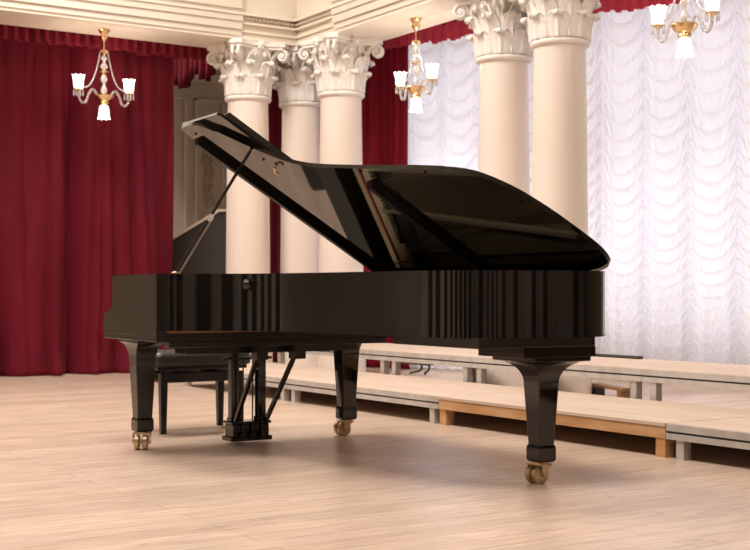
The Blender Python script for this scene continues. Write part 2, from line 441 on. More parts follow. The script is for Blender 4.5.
# left crimson curtains: several drapes hung side by side on q = 13.05
cuts = [(1.3, 3.322), (3.338, 4.60), (4.603, 5.87)]
labs = ['crimson velvet curtain at the far left edge, behind open floor', 'crimson velvet curtain hanging under the left chandelier', 'crimson velvet curtain ending at the gap beside the raised piano lid']
for (a, b), l in zip(cuts, labs):
    L_ = b - a
    o = cloth('velvet_curtain', int(L_ * 90), 70, L_, .012, 3.9, heavy(a), M['velvet'], (a, 13.30, 0), 0, solid=.01)
    tag(o, l, 'curtain', 'crimson velvet curtains on the left')
def pleats(per, amp, sd=0):
    def fn(x, z, v):
        k = math.floor(x / per); f = x / per - k
        j = .6 + .8 * random.Random(int(k * 31 + sd)).random()
        s = max(-1, min(1, 2.6 * math.sin(2 * PI * f)))
        return (0, amp * j * s * (.7 + .6 * (1 - v)) - .01)
    return fn
def scal(per, a, sd=0):
    return lambda x: a * (random.Random(int(math.floor(x / per) * 17 + sd)).random() - .5)
o = cloth('pelmet_frill', 640, 5, 5.8, 3.52, 3.86, pleats(.11, .022), M['frill'], (1.3, 13.03, 0), 0, hem=scal(.11, .035))
tag(o, 'short gathered crimson frill along the top of the left velvet curtains', 'valance')
# aisle valance across the gap (dark, further back)
o = cloth('aisle_valance', 300, 14, 3.6, 3.66, 5.4, pleats(.16, .04, 4), M['velvet'], (6.95, 13.36, 0), PI / 2, hem=lambda x: .07 * math.sin(x * 9) + .02 * math.sin(x * 41))
tag(o, 'dark crimson valance with uneven hem hanging in the gap beside the leftmost column', 'valance')
# right: drape, festoon curtains, valance along the bay wall
def drape(seed):
    def fn(x, z, v):
        a, b = fold(x, seed, 4.0)
        return (0, .07 * (1 - 2.2 * abs(a)) * (.6 + .6 * (1 - v)) + .02 * math.sin(x * 47 + 4 * a) - .08 * max(0, 1 - z / .2) ** 2)
    return fn
o = cloth('velvet_curtain', 110, 50, 1.35, .012, 4.0, drape(2.2), M['drape'], on2(.30, .0), ang2, solid=.01)
tag(o, 'crimson velvet curtain with window glow put into its colour, hanging beside the third column, left of the white curtain', 'curtain', 'crimson velvet curtains beside the third column')
o = cloth('velvet_curtain', 110, 50, 1.35, .012, 4.0, drape(6.2), M['velvet'], on2(1.70, .0), ang2, solid=.01)
tag(o, 'dark crimson velvet curtain showing as a narrow strip between the leftmost two columns', 'curtain', 'crimson velvet curtains beside the third column')
def festoon(per, seed):
    def fn(x, z, v):
        k = math.floor(x / per); u = x / per - k
        s = math.sin(PI * u); zz = 4.3 - z
        rr = random.Random(int(k * 13 + seed)); off = rr.random() * .1
        wob = .05 * noise.noise(Vector((x * 3, z * 1.2, seed)))
        sp = .155 + .10 * (z / 4.3)
        # swags hang lower in the middle of each panel
        ph = (zz - .17 * s ** .9 + off + wob) / sp
        i = math.floor(ph); f = ph - i
        am = .5 + .8 * random.Random(int(i * 7 + k * 101)).random()
        sag = .05 * am * (math.sin(PI * f ** .62) ** 1.0) * s ** .6
        fan = .018 * math.sin(2 * PI * 5 * (u - .5) * (1 + .6 * f)) * (1 - s) ** .6
        # fan-shaped folds near the hem
        low = max(0, 1 - z / 1.3)
        fan2 = .035 * low * math.sin(2 * PI * 3.5 * abs(u - .5) ** .8)
        gat = -.03 * math.exp(-(min(u, 1 - u) / .05) ** 2)
        return (0, -(sag * (1 - .4 * low) + fan + fan2 + gat * -1))
    return fn
o = cloth('festoon_curtain', 620, 340, 3.0, .02, 4.2, festoon(.50, 3), M['voile'], on2(-1.55, .13), ang2, solid=0)
tag(o, 'white ruched curtain in the window left of the coupled columns, behind the second chandelier', 'curtain', 'white ruched curtains')
o = cloth('festoon_curtain', 960, 380, 4.6, .02, 4.2, festoon(.50, 11), M['voile'], on2(-6.16, .13), ang2, solid=0)
tag(o, 'wide white ruched curtain filling the right side behind the nearest column', 'curtain', 'white ruched curtains')
v0 = cloth('bay_valance', 1300, 6, 9.2, 3.86, 4.6, pleats(.17, .03, 2), M['velvet'], on2(-6.2, -.20), ang2, hem=scal(.17, .04, 5))
tag(v0, 'crimson pleated valance with a paler frill above the white curtains on the right', 'valance')
f0 = cloth('frill', 1300, 4, 9.2, 3.70, 3.90, pleats(.13, .022, 7), M['thinred'], (0, 0.035, 0), 0, solid=0, hem=scal(.13, .07, 8), parent=v0)
f0['label'] = 'paler translucent pink frill'

# ------------------------------------------------------------------ chandeliers
def shade(bm, cx, cz, up=1, n=48):
    prof = [(.030, 0), (.046, .012), (.052, .04), (.054, .085), (.060, .120), (.067, .138)]
    rings = []
    for r, z in prof + [(r - .005, z) for r, z in reversed(prof)]:
        sc_ = .0 if z < .1 else .004
        rings.append([bm.verts.new((cx + (r + sc_ * math.cos(8 * 2 * PI * k / n)) * math.cos(2 * PI * k / n), (r + sc_ * math.cos(8 * 2 * PI * k / n)) * math.sin(2 * PI * k / n), cz + up * (z + (.006 * math.cos(8 * 2 * PI * k / n) if z > .12 else 0)))) for k in range(n)])
    for i in range(len(rings)):
        j = (i + 1) % len(rings)
        for k in range(n): bm.faces.new((rings[i][k], rings[i][(k + 1) % n], rings[j][(k + 1) % n], rings[j][k]))
    bmesh.ops.create_icosphere(bm, subdivisions=2, radius=.028, matrix=Matrix.Translation((cx, 0, cz + up * .06)))
    return bm
def make_chandelier():
    t = thing('chandelier', 'x', 'chandelier')       # origin on the soffit, hangs down
    obj('canopy', lathe(B(), [(.05, .0), (.062, -.012), (.045, -.03), (.038, -.05), (.047, -.07), (.036, -.10), (.014, -.12), (.012, -.13)], 24), M['gold'], t, smooth=40)
    obj('hanging_rod', lathe(B(), [(.0075, -.12), (.0075, -.26)], 12), M['gold'], t, smooth=40)
    obj('top_ring', lathe(B(), [(.01, -.215), (.035, -.22), (.048, -.235), (.045, -.25), (.02, -.26), (.012, -.27)], 24), M['gold'], t, smooth=40)
    obj('glass_stem', lathe(B(), [(.01, -.26), (.02, -.28), (.036, -.305), (.02, -.33), (.012, -.345), (.03, -.37), (.04, -.395), (.02, -.42), (.012, -.435), (.012, -.46), (.03, -.50), (.036, -.53), (.016, -.565), (.014, -.59), (.03, -.62), (.034, -.65), (.016, -.69)], 20), M['crystal'], t, smooth=50)
    obj('stem_disc', lathe(B(), [(.01, -.44), (.05, -.445), (.055, -.455), (.02, -.465), (.012, -.475)], 24), M['gold'], t, smooth=40)
    obj('bowl', lathe(B(), [(.02, -.68), (.05, -.685), (.095, -.690), (.105, -.70), (.095, -.72), (.075, -.75), (.05, -.765), (.055, -.785), (.04, -.80)], 32), M['gold'], t, smooth=40)
    s = obj('lower_shade', shade(B(), 0, -.80, -1), M['shade'], t, smooth=50)
    for sg in (-1, 1):
        path = catmull([(.07 * sg, 0, -.71), (.10 * sg, 0, -.655), (.135 * sg, 0, -.645), (.17 * sg, 0, -.70), (.20 * sg, 0, -.775), (.24 * sg, 0, -.785), (.27 * sg, 0, -.74), (.278 * sg, 0, -.675)], 6)
        a = obj('arm', tube(B(), path, .0135, 10), M['glass'], t, smooth=60)
        obj('cup', lathe(B(), [(.01, -.69), (.02, -.675), (.035, -.665), (.05, -.655), (.052, -.65), (.03, -.645)], 24, .278 * sg), M['gold'], a, smooth=40)
        obj('lamp_shade', shade(B(), .278 * sg, -.645, 1), M['shade'], a, smooth=50)
        pr = B()
        for k in range(8):
            q = k * PI / 4
            bmesh.ops.create_cone(pr, cap_ends=True, segments=6, radius1=.007, radius2=.003, depth=.055, matrix=Matrix.Translation((.278 * sg + .05 * math.cos(q), .05 * math.sin(q), -.69)))
            bmesh.ops.create_icosphere(pr, subdivisions=1, radius=.007, matrix=Matrix.Translation((.278 * sg + .05 * math.cos(q), .05 * math.sin(q), -.659)))
        obj('prisms', pr, M['crystal'], a)
        ch = B()
        p = catmull([(.042 * sg, 0, -.245), (.065 * sg, 0, -.36), (.105 * sg, 0, -.50), (.16 * sg, 0, -.60), (.235 * sg, 0, -.635)], 9)
        for q in p: bmesh.ops.create_icosphere(ch, subdivisions=1, radius=.0098, matrix=Matrix.Translation(q))
        obj('bead_chain', ch, M['crystal'], t, smooth=60)
    return t
ch0 = make_chandelier()
CH = [((4.85, 12.66), 0.0, 'lit gold and crystal chandelier hanging before the left red curtain'),
      ((7.30, 10.44), PI / 2, 'lit gold and crystal chandelier hanging between the red drape and the coupled columns'),
      ((7.32, 6.85), PI / 2, 'lit gold and crystal chandelier cut by the top edge, right of the nearest column')]
for i, ((x, y), rz, l) in enumerate(CH):
    o = ch0 if i == 0 else copy_tree(ch0)
    o.location = (x, y, 3.664); o.rotation_euler = (0, 0, rz); o['label'] = l; o['group'] = 'chandeliers under the beams'
    for dx in (-.278, .278):
        ld = bpy.data.lights.new('lamp_glow', 'POINT'); ld.energy = 4; ld.color = (1, .84, .66); ld.shadow_soft_size = .05
        lo = bpy.data.objects.new('lamp_glow', ld); C.objects.link(lo)
        lo.location = (x + dx * math.cos(rz), y + dx * math.sin(rz), 3.664 - .645 + .17)

# ------------------------------------------------------------------ stage platforms
def metal_platform(L_, H, D=1.0, rear=None):
    t = thing('stage_platform', 'x', 'platform')
    obj('deck', bx(.012, D, .004, L_ - .004, H - .022, H), M['ply'], t)
    fr = B()
    for (x0, x1, y0, y1) in ((0, .03, .002, L_ - .002), (D - .03, D, .002, L_ - .002), (.03, D - .03, .002, .04), (.03, D - .03, L_ - .04, L_ - .002)):
        box(fr, x0, x1, y0, y1, H - .085, H - .052)
        box(fr, x0 + .012, x1, y0 + .001, y1 - .001, H - .052, H - .040, 1)
    box(fr, 0, .03, .002, L_ - .002, H - .040, H - .003)
    box(fr, D - .03, D, .002, L_ - .002, H - .040, H - .023)
    for (y0, y1) in ((.002, .04), (L_ - .04, L_ - .002)): box(fr, .03, D - .03, y0, y1, H - .040, H - .023)
    obj('edge_frame', fr, [M['alu'], M['groove']], t)
    for (x, y) in ((.01, .06), (.01, L_ - .12), *([(D - .07, .06), (D - .07, L_ - .12)] if rear is None else [(D - .07, q) for q in rear])):
        l = B(); box(l, x, x + .055, y, y + .012, 0, H - .086); box(l, x, x + .012, y + .012, y + .055, 0, H - .086)
        obj('leg', l, M['alu'], t)
    return t
def wood_platform(L_, H, D=1.0):
    t = thing('wooden_platform', 'x', 'platform')
    obj('deck', bx(-.005, D, .004, L_ - .004, H - .018, H), M['ply'], t)
    fr = B()
    for (x0, x1, y0, y1) in ((0, .035, .004, L_ - .004), (D - .035, D, .004, L_ - .004), (.035, D - .035, .004, .04), (.035, D - .035, L_ - .04, L_ - .004)):
        box(fr, x0, x1, y0, y1, H - .085, H - .019)
    obj('edge_frame', fr, M['pine'], t)
    for (x, y) in ((.005, .01), (.005, L_ - .08), (D - .075, .01), (D - .075, L_ - .08)):
        obj('leg', bx(x, x + .07, y, y + .07, 0, H - .086), M['pine'], t)
    return t
LH, UH = .19, .39
def shade_board(o, L_): obj('shade_board', bx(.985, .998, .045, L_ - .045, .004, .10), M['dark'], o)  # dark board added to block light leaking in from behind the lower tier
low = [(2.72, 4.87, 0, 'low metal-edged platform at the right edge, lower tier, right of the wooden one'),
       (4.87, 6.97, 1, 'low platform with orange pine edge and legs, in front of the metal tier'),
       (6.97, 9.10, 0, 'low metal-edged platform seen behind the middle piano leg, lower tier'),
       (9.10, 11.2, 0, 'low metal-edged platform at the far left end of the lower tier, behind the bench')]
for a, b, w, l in low:
    o = (wood_platform if w else metal_platform)(b - a, LH)
    shade_board(o, b - a)
    o.location = (5.06, a, 0); tag(o, l, group='stage platforms, lower tier')
up = [(3.95, 6.07, 'raised metal-edged platform at the right edge, upper tier'),
      (6.07, 7.94, 'raised metal-edged platform behind the tail leg of the piano, upper tier'),
      (7.94, 9.14, 'short raised metal-edged platform between the middle and tail piano legs, upper tier'),
      (9.14, 11.2, 'raised metal-edged platform behind the middle piano leg, far end of upper tier')]
for a, b, l in up:
    o = metal_platform(b - a, UH, .93, {3.95: (.3,), 6.07: (.93,), 7.94: (1.05,), 9.14: (1.32,)}[a])
    o.location = (6.08, a, 0); tag(o, l, group='stage platforms, upper tier')
# low black stand under and behind the upper tier
t = thing('black_stand', 'low black metal stand with curved feet seen under the upper platform', 'stand', (7.87, 11.22, 0), 0)
obj('crossbar', bx(-.05, .05, -.24, .30, .115, .145), M['blackmetal'], t, bevel=.008)
for y, w_ in ((-.06, .22), (-.20, .05)):
    obj('curved_foot', tube(B(), catmull([(0, y, .12), (.0, y - .015, .085), (.0, y + .02, .05), (.0, y + .04 + w_ * .3, .035), (.0, y + .03 + w_ * .8, .014)], 6), .012, 8), M['blackmetal'], t, smooth=60)
t = thing('wooden_trestle', 'low wooden plank propped on dark blocks behind the nearest column', 'plank', (7.62, 7.98, 0), 0)
obj('plank', prism3(B(), [(-.05, -.2, .06), (.05, -.2, .06), (.05, -.2, .085), (-.05, -.2, .085)], [(-.05, .2, .085), (.05, .2, .085), (.05, .2, .11), (-.05, .2, .11)]), M['rawwood'], t)
obj('block', bx(-.05, .05, -.19, -.13, 0, .062), M['rawwood'], t); obj('block', bx(-.05, .05, .12, .19, 0, .082), M['blackmetal'], t)
o = obj('cable_strip', bx(0, .05, 0, .55, 0, .022), M['rubber'], loc=(6.93, 6.95, UH), bevel=.006)
tag(o, 'black rubber strip lying along the back edge of the upper platform', 'strip')
# dark folded panel behind the curtain gap
t = thing('folded_panel', 'large dark panel with pale slanted top edge in the gap behind the red curtain', 'panel', (0, 0, 0), 0)
def gp(x, y, Z): return W((x - 375) / 1260 * Z, Z, .903 + (292 - y) / 1260 * Z)
def gpoly(pts, Z, dz): return [gp(x, y, Z + dz) for x, y in pts]
Zp = 15.2
base = 292 + .903 / Zp * 1260
pp = [(160, base - 3), (160, 247), (173, 239.5), (219, 211.5), (232, 210.5), (246, 210.5), (246, base - 3)]
obj('board', prism3(B(), gpoly(pp, Zp, 0), gpoly(pp, Zp, .12)), M['dark'], t)
e = B(); beam(e, gp(160, 246, Zp - .03), gp(219, 210.5, Zp - .03), .03, .03); beam(e, gp(219, 210.5, Zp - .03), gp(246, 209.5, Zp - .03), .03, .03)
obj('edge_trim', e, M['wallm'], t, label='pale edging strip')
obj('foot', bx(*[gp(165, base, Zp)[0] - .05, gp(165, base, Zp)[0] + .9, gp(203, base, Zp)[1] - .5, gp(203, base, Zp)[1] + .2, 0, .05]), M['darkpost'], t)

# ------------------------------------------------------------------ GRAND PIANO (local x: treble to bass, local y = -s where s runs to the tail)
PW = 1.57; TH = math.radians(31.2)
pp0 = W(-1.579, 7.38)
piano = thing('grand_piano', 'black polished concert grand piano with raised lid, centre of the wooden stage', 'piano', (pp0.x, pp0.y, 0), YAW + math.radians(31))
BK = M['black']
lid_pts = [(1.555, .83), (1.50, .885), (1.415, .945), (1.28, 1.045), (1.17, 1.15), (1.105, 1.26), (1.06, 1.42), (1.0, 1.75), (.95, 2.08), (.905, 2.32), (.875, 2.44), (.83, 2.53), (.755, 2.60), (.66, 2.655), (.50, 2.70), (.315, 2.722), (.20, 2.725), (.11, 2.70), (.055, 2.655), (.02, 2.57), (.0, 2.45)]
ins = .014
rim_as = []
for i, (d, s) in enumerate(lid_pts):
    p = Vector(lid_pts[max(i - 1, 0)]); q = Vector(lid_pts[min(i + 1, len(lid_pts) - 1)]); tt = (q - p).normalized()
    n = Vector((-tt.y, tt.x))          # towards inside (lower d, lower s) side
    c = Vector((.75 if s < 1.5 else .5, 1.3))
    if n.dot(Vector((.4, 1.0)) - Vector((d, s))) < 0: n = -n
    k = ins if i else 0
    rim_as.append((PW - (d + n.x * k), s + n.y * k))
rim_as[0] = (.0, .83)
crv = [tuple(p) for p in catmull([Vector(p) for p in rim_as], 6)]
outer = crv + [(PW - .012, 2.2), (PW - .012, 1.4), (PW - .012, .60), (PW - .012, .13)]
def offset(path, w):
    out = []
    for i, p in enumerate(path):
        a = Vector(path[max(i - 1, 0)]); b = Vector(path[min(i + 1, len(path) - 1)]); t_ = (b - a).normalized()
        n = Vector((t_.y, -t_.x)) if True else 0
        out.append(Vector(p) + n * w)
    return out
inner = offset(outer, .055)
def strip(path_o, path_i, z0, z1):
    bm = B(); n = len(path_o)
    V = [[bm.verts.new((p[0], -p[1], z)) for p in path] for path in (path_o, path_i) for z in (z0, z1)]
    ol, oh, il, ih = V
    for i in range(n - 1):
        bm.faces.new((ol[i], ol[i + 1], oh[i + 1], oh[i])); bm.faces.new((il[i], ih[i], ih[i + 1], il[i + 1]))
        bm.faces.new((oh[i], oh[i + 1], ih[i + 1], ih[i])); bm.faces.new((ol[i], il[i], il[i + 1], ol[i + 1]))
    bm.faces.new((ol[0], oh[0], ih[0], il[0])); bm.faces.new((ol[-1], il[-1], ih[-1], oh[-1]))
    return bm
rim = obj('rim', strip(outer, inner, .697, 1.0), BK, piano, smooth=35)
obj('rim_moulding', strip(offset(outer[:-3], -.004), offset(outer[:-3], .01), .70, .708), BK, piano, smooth=35)
# arms (cheeks): side profile in (s, z)
prof = [(.83, .635), (.83, 1.0), (.13, 1.0), (.13, .865), (.122, .835), (.10, .808), (.07, .795), (.03, .79), (.0, .782), (-.012, .77), (-.012, .635)]
for x0, x1 in ((-.004, .052), (PW - .056, PW)):
    bm = B(); prism3(bm, [(x0, -s, z) for s, z in prof], [(x1, -s, z) for s, z in prof])
    obj('cheek', bm, BK, piano, bevel=.003)
    xo = x0 - .004 if x0 < 0 else x1 + .004
    obj('cheek_moulding', bx(min(xo, x0), max(xo, x1), -.834, .014, .668, .675), BK, piano, bevel=.001)
obj('key_slip', box(bx(.053, PW - .057, -.049, .0129, .64, .73), -.001, PW + .001, .013, .032, .675, .735), BK, piano, bevel=.004)
kb = obj('keybed', box(bx(.053, PW - .057, -.78, -.05, .636, .70), .053, PW - .057, -.80, -.781, .636, .681), M['black2'], piano)
obj('keybed_edge', bx(.06, 1.08, -.80, -.781, .682, .699), M['rawwood'], piano, label='bare wood edge')
kk = B()
for i in range(52): box(kk, .14 + i * .0248, .14 + i * .0248 + .0236, -.24, -.055, .73, .745)
for i in range(52):
    if i % 7 not in (2, 6): box(kk, .14 + (i + 1) * .0248 - .006, .14 + (i + 1) * .0248 + .006, -.24, -.11, .746, .757, 1)
obj('keyboard', kk, [M['ivory'], M['black2']], piano)
for x in (.053, PW - .135): obj('key_block', bx(x, x + .078, -.24, -.055, .70, .79), BK, piano, bevel=.004)
fb = B(); prism3(fb, [(.053, -s, z) for s, z in ((.245, .70), (.245, .78), (.27, .90), (.33, .965), (.50, .97), (.50, .95), (.34, .94), (.29, .88), (.265, .78), (.265, .70))], [(PW - .057, -s, z) for s, z in ((.245, .70), (.245, .78), (.27, .90), (.33, .965), (.50, .97), (.50, .95), (.34, .94), (.29, .88), (.265, .78), (.265, .70))])
obj('fallboard', fb, BK, piano)
obj('music_desk', bx(.06, PW - .10, -.54, -.32, .975, .99), BK, piano, bevel=.005)
# underside beams
obj('cross_beam', box(bx(.25, 1.35, -.62, -.45, .555, .635), .10, 1.47, -.75, -.66, .60, .635), M['black2'], piano, bevel=.004)
obj('tail_block', bx(.80, PW - .10, -2.62, -1.90, .65, .70), M['black2'], piano, bevel=.004)
# interior
inn = [(p[0], -p[1]) for p in inner]
sb = [(p.x, -p.y) for p in inner if p.y > .84] + [(PW - .07, -.84), (.06, -.84)]
obj('soundboard', prism(B(), sb, .80, .815), M['soundboard'], piano)
pl = B()
box(pl, .06, PW - .07, -.82, -.62, .895, .92)
plate_in = offset(outer, .062); plate_in2 = offset(outer, .21)
sel = [i for i, p in enumerate(outer) if p[1] > .9]
ol = [plate_in[i] for i in sel]; il = [plate_in2[i] for i in sel]
n = len(ol); V = [[pl.verts.new((p[0], -p[1], z)) for p in path] for path in (ol, il) for z in (.87, .89)]
for i in range(n - 1):
    pl.faces.new((V[1][i], V[1][i + 1], V[3][i + 1], V[3][i])); pl.faces.new((V[0][i], V[2][i], V[2][i + 1], V[0][i + 1])); pl.faces.new((V[2][i], V[3][i], V[3][i + 1], V[2][i + 1]))
    pl.faces.new((V[0][i], V[0][i + 1], V[1][i + 1], V[1][i]))
obj('iron_plate', pl, M['plate'], piano)
st = B()
for (a0, a1, s1) in ((.33, .37, 1.0), (.62, .75, 2.0), (.88, 1.1, 2.5), (1.15, 1.4, 2.4), (.88, .70, 1.9)):
    beam(st, (a0, -.80, .935), (a1, -s1, .92), .022, .035)
obj('plate_strut', st, M['strut'], piano)
sg = B()
for k in range(70):
    a = .12 + k * .0125
    aa = min(outer[:len(crv)], key=lambda p: abs(p[0] - (a + .03)) + (10 if p[1] > 2.7 and a < .4 else 0))[1] if a < .5 else 1.35 + (a - .5) * 2.0
    aa = max(.86, min(aa - .14, 2.45))
    box(sg, a - .0012, a + .0012, -aa, -.82, .912, .915)
for k in range(34):
    a = 1.0 + k * .0135
    beam(sg, (a, -.82, .93), (a - .22, -2.45 + k * .004, .93), .003, .003)
tag(obj('strings', sg, M['string'], piano), kind='stuff')
dm = B()
for k in range(64): box(dm, .13 + k * .0195, .143 + k * .0195, -.88 if k > 6 else -.83, -.825, .925, .95)
tag(obj('dampers', dm, M['black2'], piano), kind='stuff')
obj('pin_felt', bx(.07, PW - .08, -.70, -.68, .921, .927), M['felt'], piano)
br = B()
for (a0, s0, a1, s1) in ((.3, .85, .95, 1.9), (.8, .85, 1.0, 2.4), (1.3, .85, 1.2, 2.4)): beam(br, (a0, -s0, .745), (a1, -s1, .745), .07, .09)
obj('under_brace', br, M['rawwood'], piano)
# lock knob on the bent side
def rim_at(px):       # outline point whose image falls at column px
    best = None
    for i, p in enumerate(crv):
        w = piano_m @ Vector((p[0], -p[1], 0)); X = w.x * math.cos(YAW) + w.y * math.sin(YAW); Z = -w.x * math.sin(YAW) + w.y * math.cos(YAW)
        d = abs(375 + 1260 * X / Z - px)
        if best is None or d < best[0]: best = (d, i)
    return best[1]
piano_m = Matrix.Translation(piano.location) @ Matrix.Rotation(piano.rotation_euler.z, 4, 'Z')
i = rim_at(247); p = Vector(crv[i]); tdir = (Vector(crv[i + 1]) - Vector(crv[i - 1])).normalized(); nn = Vector((-tdir.y, tdir.x))
kbm = B(); cpos = p + nn * .022
bmesh.ops.create_uvsphere(kbm, u_segments=24, v_segments=16, radius=.030, matrix=Matrix.Translation((cpos.x, -cpos.y, .942)))
tube(kbm, [(p.x, -p.y, .942), (cpos.x, -cpos.y, .942)], .014, 12)
obj('knob', kbm, BK, piano, smooth=60)
# lid
def Lp(d, s, w=0):
    w -= .008; s += .02 if s > .9 and d > .9 else 0
    return Vector((PW - d * math.cos(TH) + w * math.sin(TH), -s, 1.002 + d * math.sin(TH) + w * math.cos(TH)))
FS = .585
lo_ = [(0.0, FS), (1.52, FS), (1.555, FS + .008), (1.572, FS + .03), (1.574, .74)] + [tuple(p) for p in catmull([Vector(p) for p in lid_pts], 6)] + [(0.0, 1.5)]
lm = B(); prism3(lm, [Lp(d, s, 0) for d, s in lo_], [Lp(d, s, .022) for d, s in lo_])
lid = obj('lid', lm, BK, piano, smooth=35)
fl_ = [(0.0, FS + .004), (1.57, FS + .004), (1.572, FS + .46), (1.55, FS + .485), (0.0, FS + .485)]
fm = B(); prism3(fm, [Lp(d, s, .024) for d, s in fl_], [Lp(d, s, .040) for d, s in fl_])
obj('lid_flap', fm, BK, lid, smooth=35)
prism_ = B(); prism3(prism_, [Lp(d, s, .040) for d, s in ((.02, FS + .43), (1.54, FS + .43), (1.54, FS + .48), (.02, FS + .48))], [Lp(d, s, .074) for d, s in ((.02, FS + .44), (1.52, FS + .44), (1.52, FS + .475), (.02, FS + .475))])
obj('flap_rail', prism_, M['black2'], lid)
for (d0, d1, s0) in ((.05, 1.47, FS + .018), (.05, .90, 1.66)):
    q = B(); prism3(q, [Lp(d, s, -.032) for d, s in ((d0, s0 + .006), (d1 - .02, s0 + .006), (d1 - .02, s0 + .044), (d0, s0 + .044))], [Lp(d, s, 0) for d, s in ((d0, s0), (d1, s0), (d1, s0 + .05), (d0, s0 + .05))])
    obj('lid_batten', q, M['matte'], lid)
for s in (.8, 1.5, 2.3): obj('lid_hinge', tube(B(), [Lp(-.004, s - .05, .0), Lp(-.004, s + .05, .0)], .009, 10), M['brass'], lid, smooth=60)
for d in (.25, .8, 1.3):
    hg = B(); prism3(hg, [Lp(d - .04, FS - .012, .004), Lp(d + .04, FS - .012, .004), Lp(d + .04, FS - .012, .05), Lp(d - .04, FS - .012, .05)], [Lp(d - .04, FS - .001, .004), Lp(d + .04, FS - .001, .004), Lp(d + .04, FS - .001, .05), Lp(d - .04, FS - .001, .05)])
    obj('flap_hinge', hg, M['brass'], lid)
hk = B(); tube(hk, [Lp(1.14, 1.03, -.0), Lp(1.14, 1.03, -.02), Lp(1.12, 1.02, -.035), Lp(1.10, 1.02, -.03)], .006, 8)
lathe(hk, [(.014, 0), (.014, .004), (0.0, .004)], 12, *(Lp(1.14, 1.03, -.004)))
obj('lid_hook', hk, M['gold'], lid)
for d, s in ((1.50, .68), (1.2, .98), (.98, 1.7), (.9, 2.2), (.6, 2.6), (.2, 2.62)):
    obj('rubber_bumper', lathe(B(), [(.009, 0), (.009, .004), (0., .004)], 10, *(Lp(d, s, -.005))), M['rubber'], lid)
# prop stick
pa = Vector((.085, -.875, 1.0)); pb = Lp(1.29, .98, -.004)
pm = B(); beam(pm, pa, pb, .020, .016)
mid = pa.lerp(pb, .45); 
obj('prop_stick', pm, BK, piano, bevel=.002)
obj('prop_stay', beam(B(), pa + Vector((.012, -.014, 0)), mid + Vector((.012, -.014, 0)), .014, .012), M['steel'], piano, label='bright steel half stick')
pk = B(); beam(pk, mid - (pb - pa).normalized() * .02 + Vector((.004, -.004, 0)), mid + (pb - pa).normalized() * .02 + Vector((.004, -.004, 0)), .03, .024)
obj('prop_bracket', pk, M['alu'], piano)
obj('prop_socket', lathe(B(), [(.026, 0), (.026, .006), (.012, .012), (0, .012)], 16, pa.x, pa.y, 1.0), M['brass'], piano)
# legs
def square_loft(bm, rows, cx, cy):
    """rows: (halfx, halfy, z)"""
    R_ = [[bm.verts.new((cx + a * hx, cy + b * hy, z)) for a, b in ((-1, -1), (1, -1), (1, 1), (-1, 1))] for hx, hy, z in rows]
    for i in range(len(R_) - 1):
        for k in range(4): bm.faces.new((R_[i][k], R_[i][(k + 1) % 4], R_[i + 1][(k + 1) % 4], R_[i + 1][k]))
    bm.faces.new(R_[0]); bm.faces.new(R_[-1]); return bm
def piano_leg(cx, cy, ztop, bh, bv, rot):
    rows = [(.043, .043, .175), (.060, .060, ztop - .125)]
    for k in range(1, 9):
        a = k / 8 * PI / 2
        rows.append((.060 + (bh - .060) * (1 - math.cos(a)), .060 + (bv - .060) * (1 - math.cos(a)), ztop - .125 + .105 * math.sin(a)))
    rows.append((bh, bv, ztop))
    lg = obj('leg', square_loft(B(), rows, cx, cy), BK, piano, smooth=30, bevel=.003)
    obj('leg_cuff', square_loft(B(), [(.042, .042, .100), (.050, .050, .112), (.050, .050, .168), (.045, .045, .182)], cx, cy), BK, lg, bevel=.002)
    # caster: local frame rotated about the leg axis
    R_ = Matrix.Translation((cx, cy, 0)) @ Matrix.Rotation(rot, 4, 'Z')
    f = B(); lathe(f, [(.040, .100), (.040, .092), (.028, .088), (.014, .086)], 24)
    for sgn in (-1, 1): prism3(f, [(x, sgn * .044, z) for x, z in ((-.04, .094), (.020, .094), (-.005, .06), (-.018, .036), (-.042, .036), (-.046, .06))], [(x, sgn * .050, z) for x, z in ((-.04, .094), (.020, .094), (-.005, .06), (-.018, .036), (-.042, .036), (-.046, .06))])
    box(f, -.045, .022, -.050, .050, .088, .095)
    box(f, .02, .05, -.010, .010, .080, .090)
    tube(f, [(-.03, -.055, .045), (-.03, .055, .045)], .010, 12)
    f.transform(R_); obj('caster_fork', f, M['brass'], lg, smooth=40)
    for sgn in (-1, 1):
        w = B(); lathe(w, [(.010, -.018), (.028, -.018), (.030, -.014), (.039, -.014), (.045, -.010), (.045, .010), (.039, .014), (.030, .014), (.028, .018), (.010, .018)], 28, -.03, sgn * .0235, .045, 'y')
        w.transform(R_); obj('caster_wheel', w, M['brass'], lg, smooth=40)
piano_leg(.14, -.235, .634, .085, .155, math.radians(59))
piano_leg(1.49, -.235, .634, .085, .155, math.radians(0))
piano_leg(1.30, -2.43, .60, .165, .165, math.radians(8))
# tail capital plate
obj('tail_plate', bx(1.07, 1.49, -2.60, -2.24, .60, .65), BK, piano, bevel=.003)
